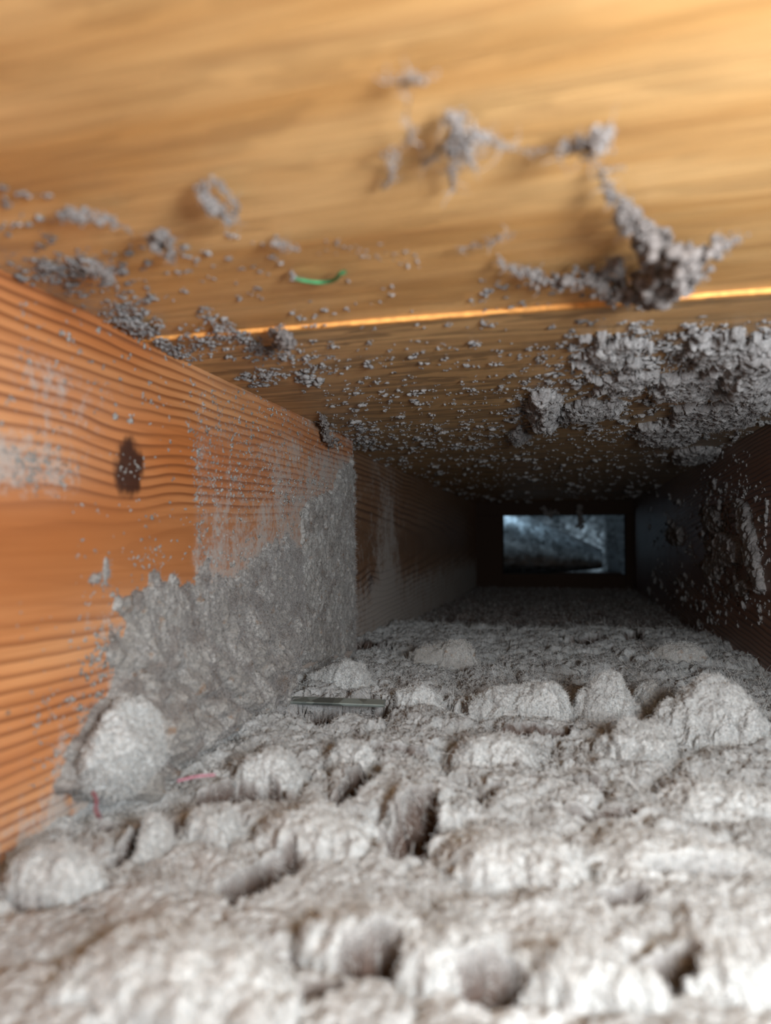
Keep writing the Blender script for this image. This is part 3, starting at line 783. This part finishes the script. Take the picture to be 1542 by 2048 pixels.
tuft('lint_strand', 'largest lint web, spread in a ragged Y on the ceiling near the right edge',
     [[(1203, 335, 5, .003), (1208, 375, 9, .004), (1240, 405, 13, .006), (1275, 450, 22, .008), (1320, 492, 30, .010), (1370, 515, 36, .013), (1410, 510, 26, .014), (1440, 488, 15, .012), (1490, 478, 6, .009)],
      [(1330, 520, 30, .010), (1300, 565, 34, .010), (1270, 590, 26, .008), (1225, 585, 16, .006), (1190, 560, 17, .006), (1140, 562, 16, .006), (1090, 565, 14, .005), (1040, 545, 8, .004), (1005, 530, 6, .003), (998, 512, 3, .002)],
      [(1375, 540, 30, .013), (1330, 585, 24, .011), (1290, 608, 12, .008)], [(1400, 540, 18, .014), (1370, 575, 14, .012)],
      [(1245, 410, 5, .004), (1232, 440, 5, .004), (1248, 470, 5, .004)], [(1275, 455, 8, .005), (1278, 490, 12, .006), (1300, 510, 10, .007)], [(1205, 548, 8, .004), (1235, 520, 9, .006), (1240, 545, 12, .006)],
      [(1200, 335, 3, .002), (1225, 340, 6, .004), (1252, 332, 4, .003)]], 62, 900, 0.007)
tuft('lint_curl', 'dark curled lint thread beside the pale clump, hanging from the ceiling',
     [[(820, 185, 3, .003), (812, 240, 4, .005), (822, 262, 6, .006), (815, 285, 5, .004), (800, 292, 3, .003)]], 63, 60, 0.006, mat=M_FIBB)
tuft('lint_tuft', 'small pale tuft with a dark left shadow above all the other ceiling tufts', [[(770, 160, 4, .002), (800, 168, 6, .003), (835, 158, 12, .006), (862, 145, 9, .006)]], 64, 60)
tuft('lint_tuft', 'small pale tuft with a trailing tail left of the pale lint clump', [[(775, 312, 13, .005), (790, 305, 9, .005)], [(785, 330, 7, .003), (782, 355, 5, .003), (765, 378, 4, .002)]], 65, 60)
tuft('lint_tuft', 'loop shaped pale lint tuft alone on the left half of the ceiling', [[(400, 368, 9, .003), (412, 400, 12, .005), (430, 425, 12, .006), (462, 444, 9, .006)], [(402, 368, 8, .003), (440, 366, 8, .003), (455, 392, 6, .003), (472, 410, 6, .003), (474, 440, 5, .004)], [(425, 400, 10, .004), (445, 425, 10, .004)]], 66, 160)
tuft('lint_tuft', 'lumpy row shaped lint tuft with a thin tail, far left on the ceiling', [[(115, 432, 7, .003), (135, 428, 11, .005), (165, 436, 13, .005), (200, 440, 12, .005), (225, 442, 9, .004)], [(225, 445, 6, .003), (265, 465, 3, .002)]], 67, 130)
tuft('lint_tuft', 'dark sided lint tuft casting a long shadow, just below the lumpy row', [[(305, 485, 14, .006), (322, 480, 17, .009), (338, 480, 11, .008)], [(330, 515, 9, .004), (352, 510, 7, .004), (365, 498, 4, .003)]], 68, 150)
tuft('lint_tuft', 'tiny lint tuft left of the dotted crumb trail in mid ceiling', [[(548, 488, 10, .004), (565, 492, 7, .003), (595, 495, 7, .003)]], 69, 40)
tuft('lint_tuft', 'purple grey lint tuft standing on the raw plywood edge at the left', [[(545, 665, 10, .004), (558, 675, 13, .007), (578, 690, 12, .006), (560, 660, 7, .008)]], 70, 160)
tuft('lint_tuft', 'spiky lint tuft on the ceiling corner over the top of the left board', [[(180, 530, 11, .006), (205, 545, 13, .008), (222, 556, 9, .006)]], 71, 140)
tuft('lint_tuft', 'thin slanting lint wisp in the middle of the ceiling right of the crumb trail', [[(915, 498, 3, .003), (980, 488, 6, .004), (1000, 475, 5, .004), (1030, 466, 3, .003)]], 72, 50)
tuft('lint_tuft', 'thin lint bridge across the top corner at the end of the left board', [[(642, 830, 4, .003), (650, 852, 7, .006), (655, 872, 9, .012), (668, 886, 10, .016)]], 73, 120)
tuft('lint_tuft', 'dark lint shred dangling over the top of the far opening', [[(1158, 1012, 5, .012), (1160, 1035, 6, .02), (1162, 1055, 5, .03)]], 74, 40, far=True)
tuft('lint_tuft', 'small lint nub at the top edge of the far opening left of the dark shred', [[(1085, 1018, 5, .012), (1100, 1028, 7, .02), (1115, 1024, 5, .016)]], 75, 40, far=True)

# ---- threads
def thread(name, label, pts, rad, mat, cat='thread', group=None):
    pts = np.array(pts, float)
    base = pts.mean(0)
    for _ in range(3):                       # round the corners off
        q = np.empty((2 * len(pts) - 2, 3)); q[0::2] = 0.75 * pts[:-1] + 0.25 * pts[1:]; q[1::2] = 0.25 * pts[:-1] + 0.75 * pts[1:]
        pts = np.concatenate([pts[:1], q, pts[-1:]])
    t = np.gradient(pts, axis=0); t /= np.linalg.norm(t, axis=1)[:, None] + 1e-12
    u = np.cross(t, (0.1, 0.2, 1.0)); u /= np.linalg.norm(u, axis=1)[:, None] + 1e-12
    v = np.cross(t, u); m = 7
    an = np.linspace(0, 2 * math.pi, m, endpoint=False)
    V = (pts - base)[:, None] + rad * (np.cos(an)[None, :, None] * u[:, None] + np.sin(an)[None, :, None] * v[:, None])
    i, j = np.meshgrid(np.arange(len(pts) - 1), np.arange(m), indexing='ij'); j2 = (j + 1) % m
    Q = np.stack([i * m + j, i * m + j2, (i + 1) * m + j2, (i + 1) * m + j], -1).reshape(-1, 4)
    o = mesh_obj(name, V.reshape(-1, 3), Q, mat); o.location = base
    return tag(o, label, cat, group)
C_ = lambda px, py, h=0.0015: on('z', CEIL - h, px, py)
thread('green_thread', 'short curved green thread stuck to the ceiling', [C_(588, 556), C_(610, 562, .002), (C_(645, 566, .002)), C_(672, 560, .003), C_(678, 548, .004), C_(690, 544, .004)], 0.0007, M_GREEN)
tuft('dust_speck', 'grey dust crumb at the left end of the green thread', [[(582, 553, 8, .003), (592, 556, 6, .002)]], 76, 20, 0.003)
F_ = lambda px, py, h=0.012: on('z', BED + h, px, py)
thread('pink_thread', 'short pink thread in the dust at the foot of the left board', [F_(186, 1585), F_(194, 1600), F_(190, 1622), F_(200, 1635)], 0.0006, M_PINK)
thread('pink_thread', 'pinkish thread lying along the dust beside the small dark crease', [F_(355, 1562, .01), F_(395, 1552, .011), F_(430, 1550, .011)], 0.0005, M_PINK)

# ---- metal strip in the slit
a, b = on('z', BED - 0.001, 550, 1399), on('z', BED - 0.001, 770, 1407)
mid = (a + b) / 2; ln = np.linalg.norm(b - a)
Vb, Qb = bevel_box((-ln / 2, -0.0032, -0.001), (ln / 2, 0.0032, 0.001), 0.0004)
o = mesh_obj('metal_strip', Vb, Qb, M_STRIP, None, False); o.location = mid
o.rotation_euler = (0.35, 0, math.atan2(b[1] - a[1], b[0] - a[0]))
tag(o, 'dull zinc metal strip showing in the dark slit at the foot of the left board', 'metal strip')
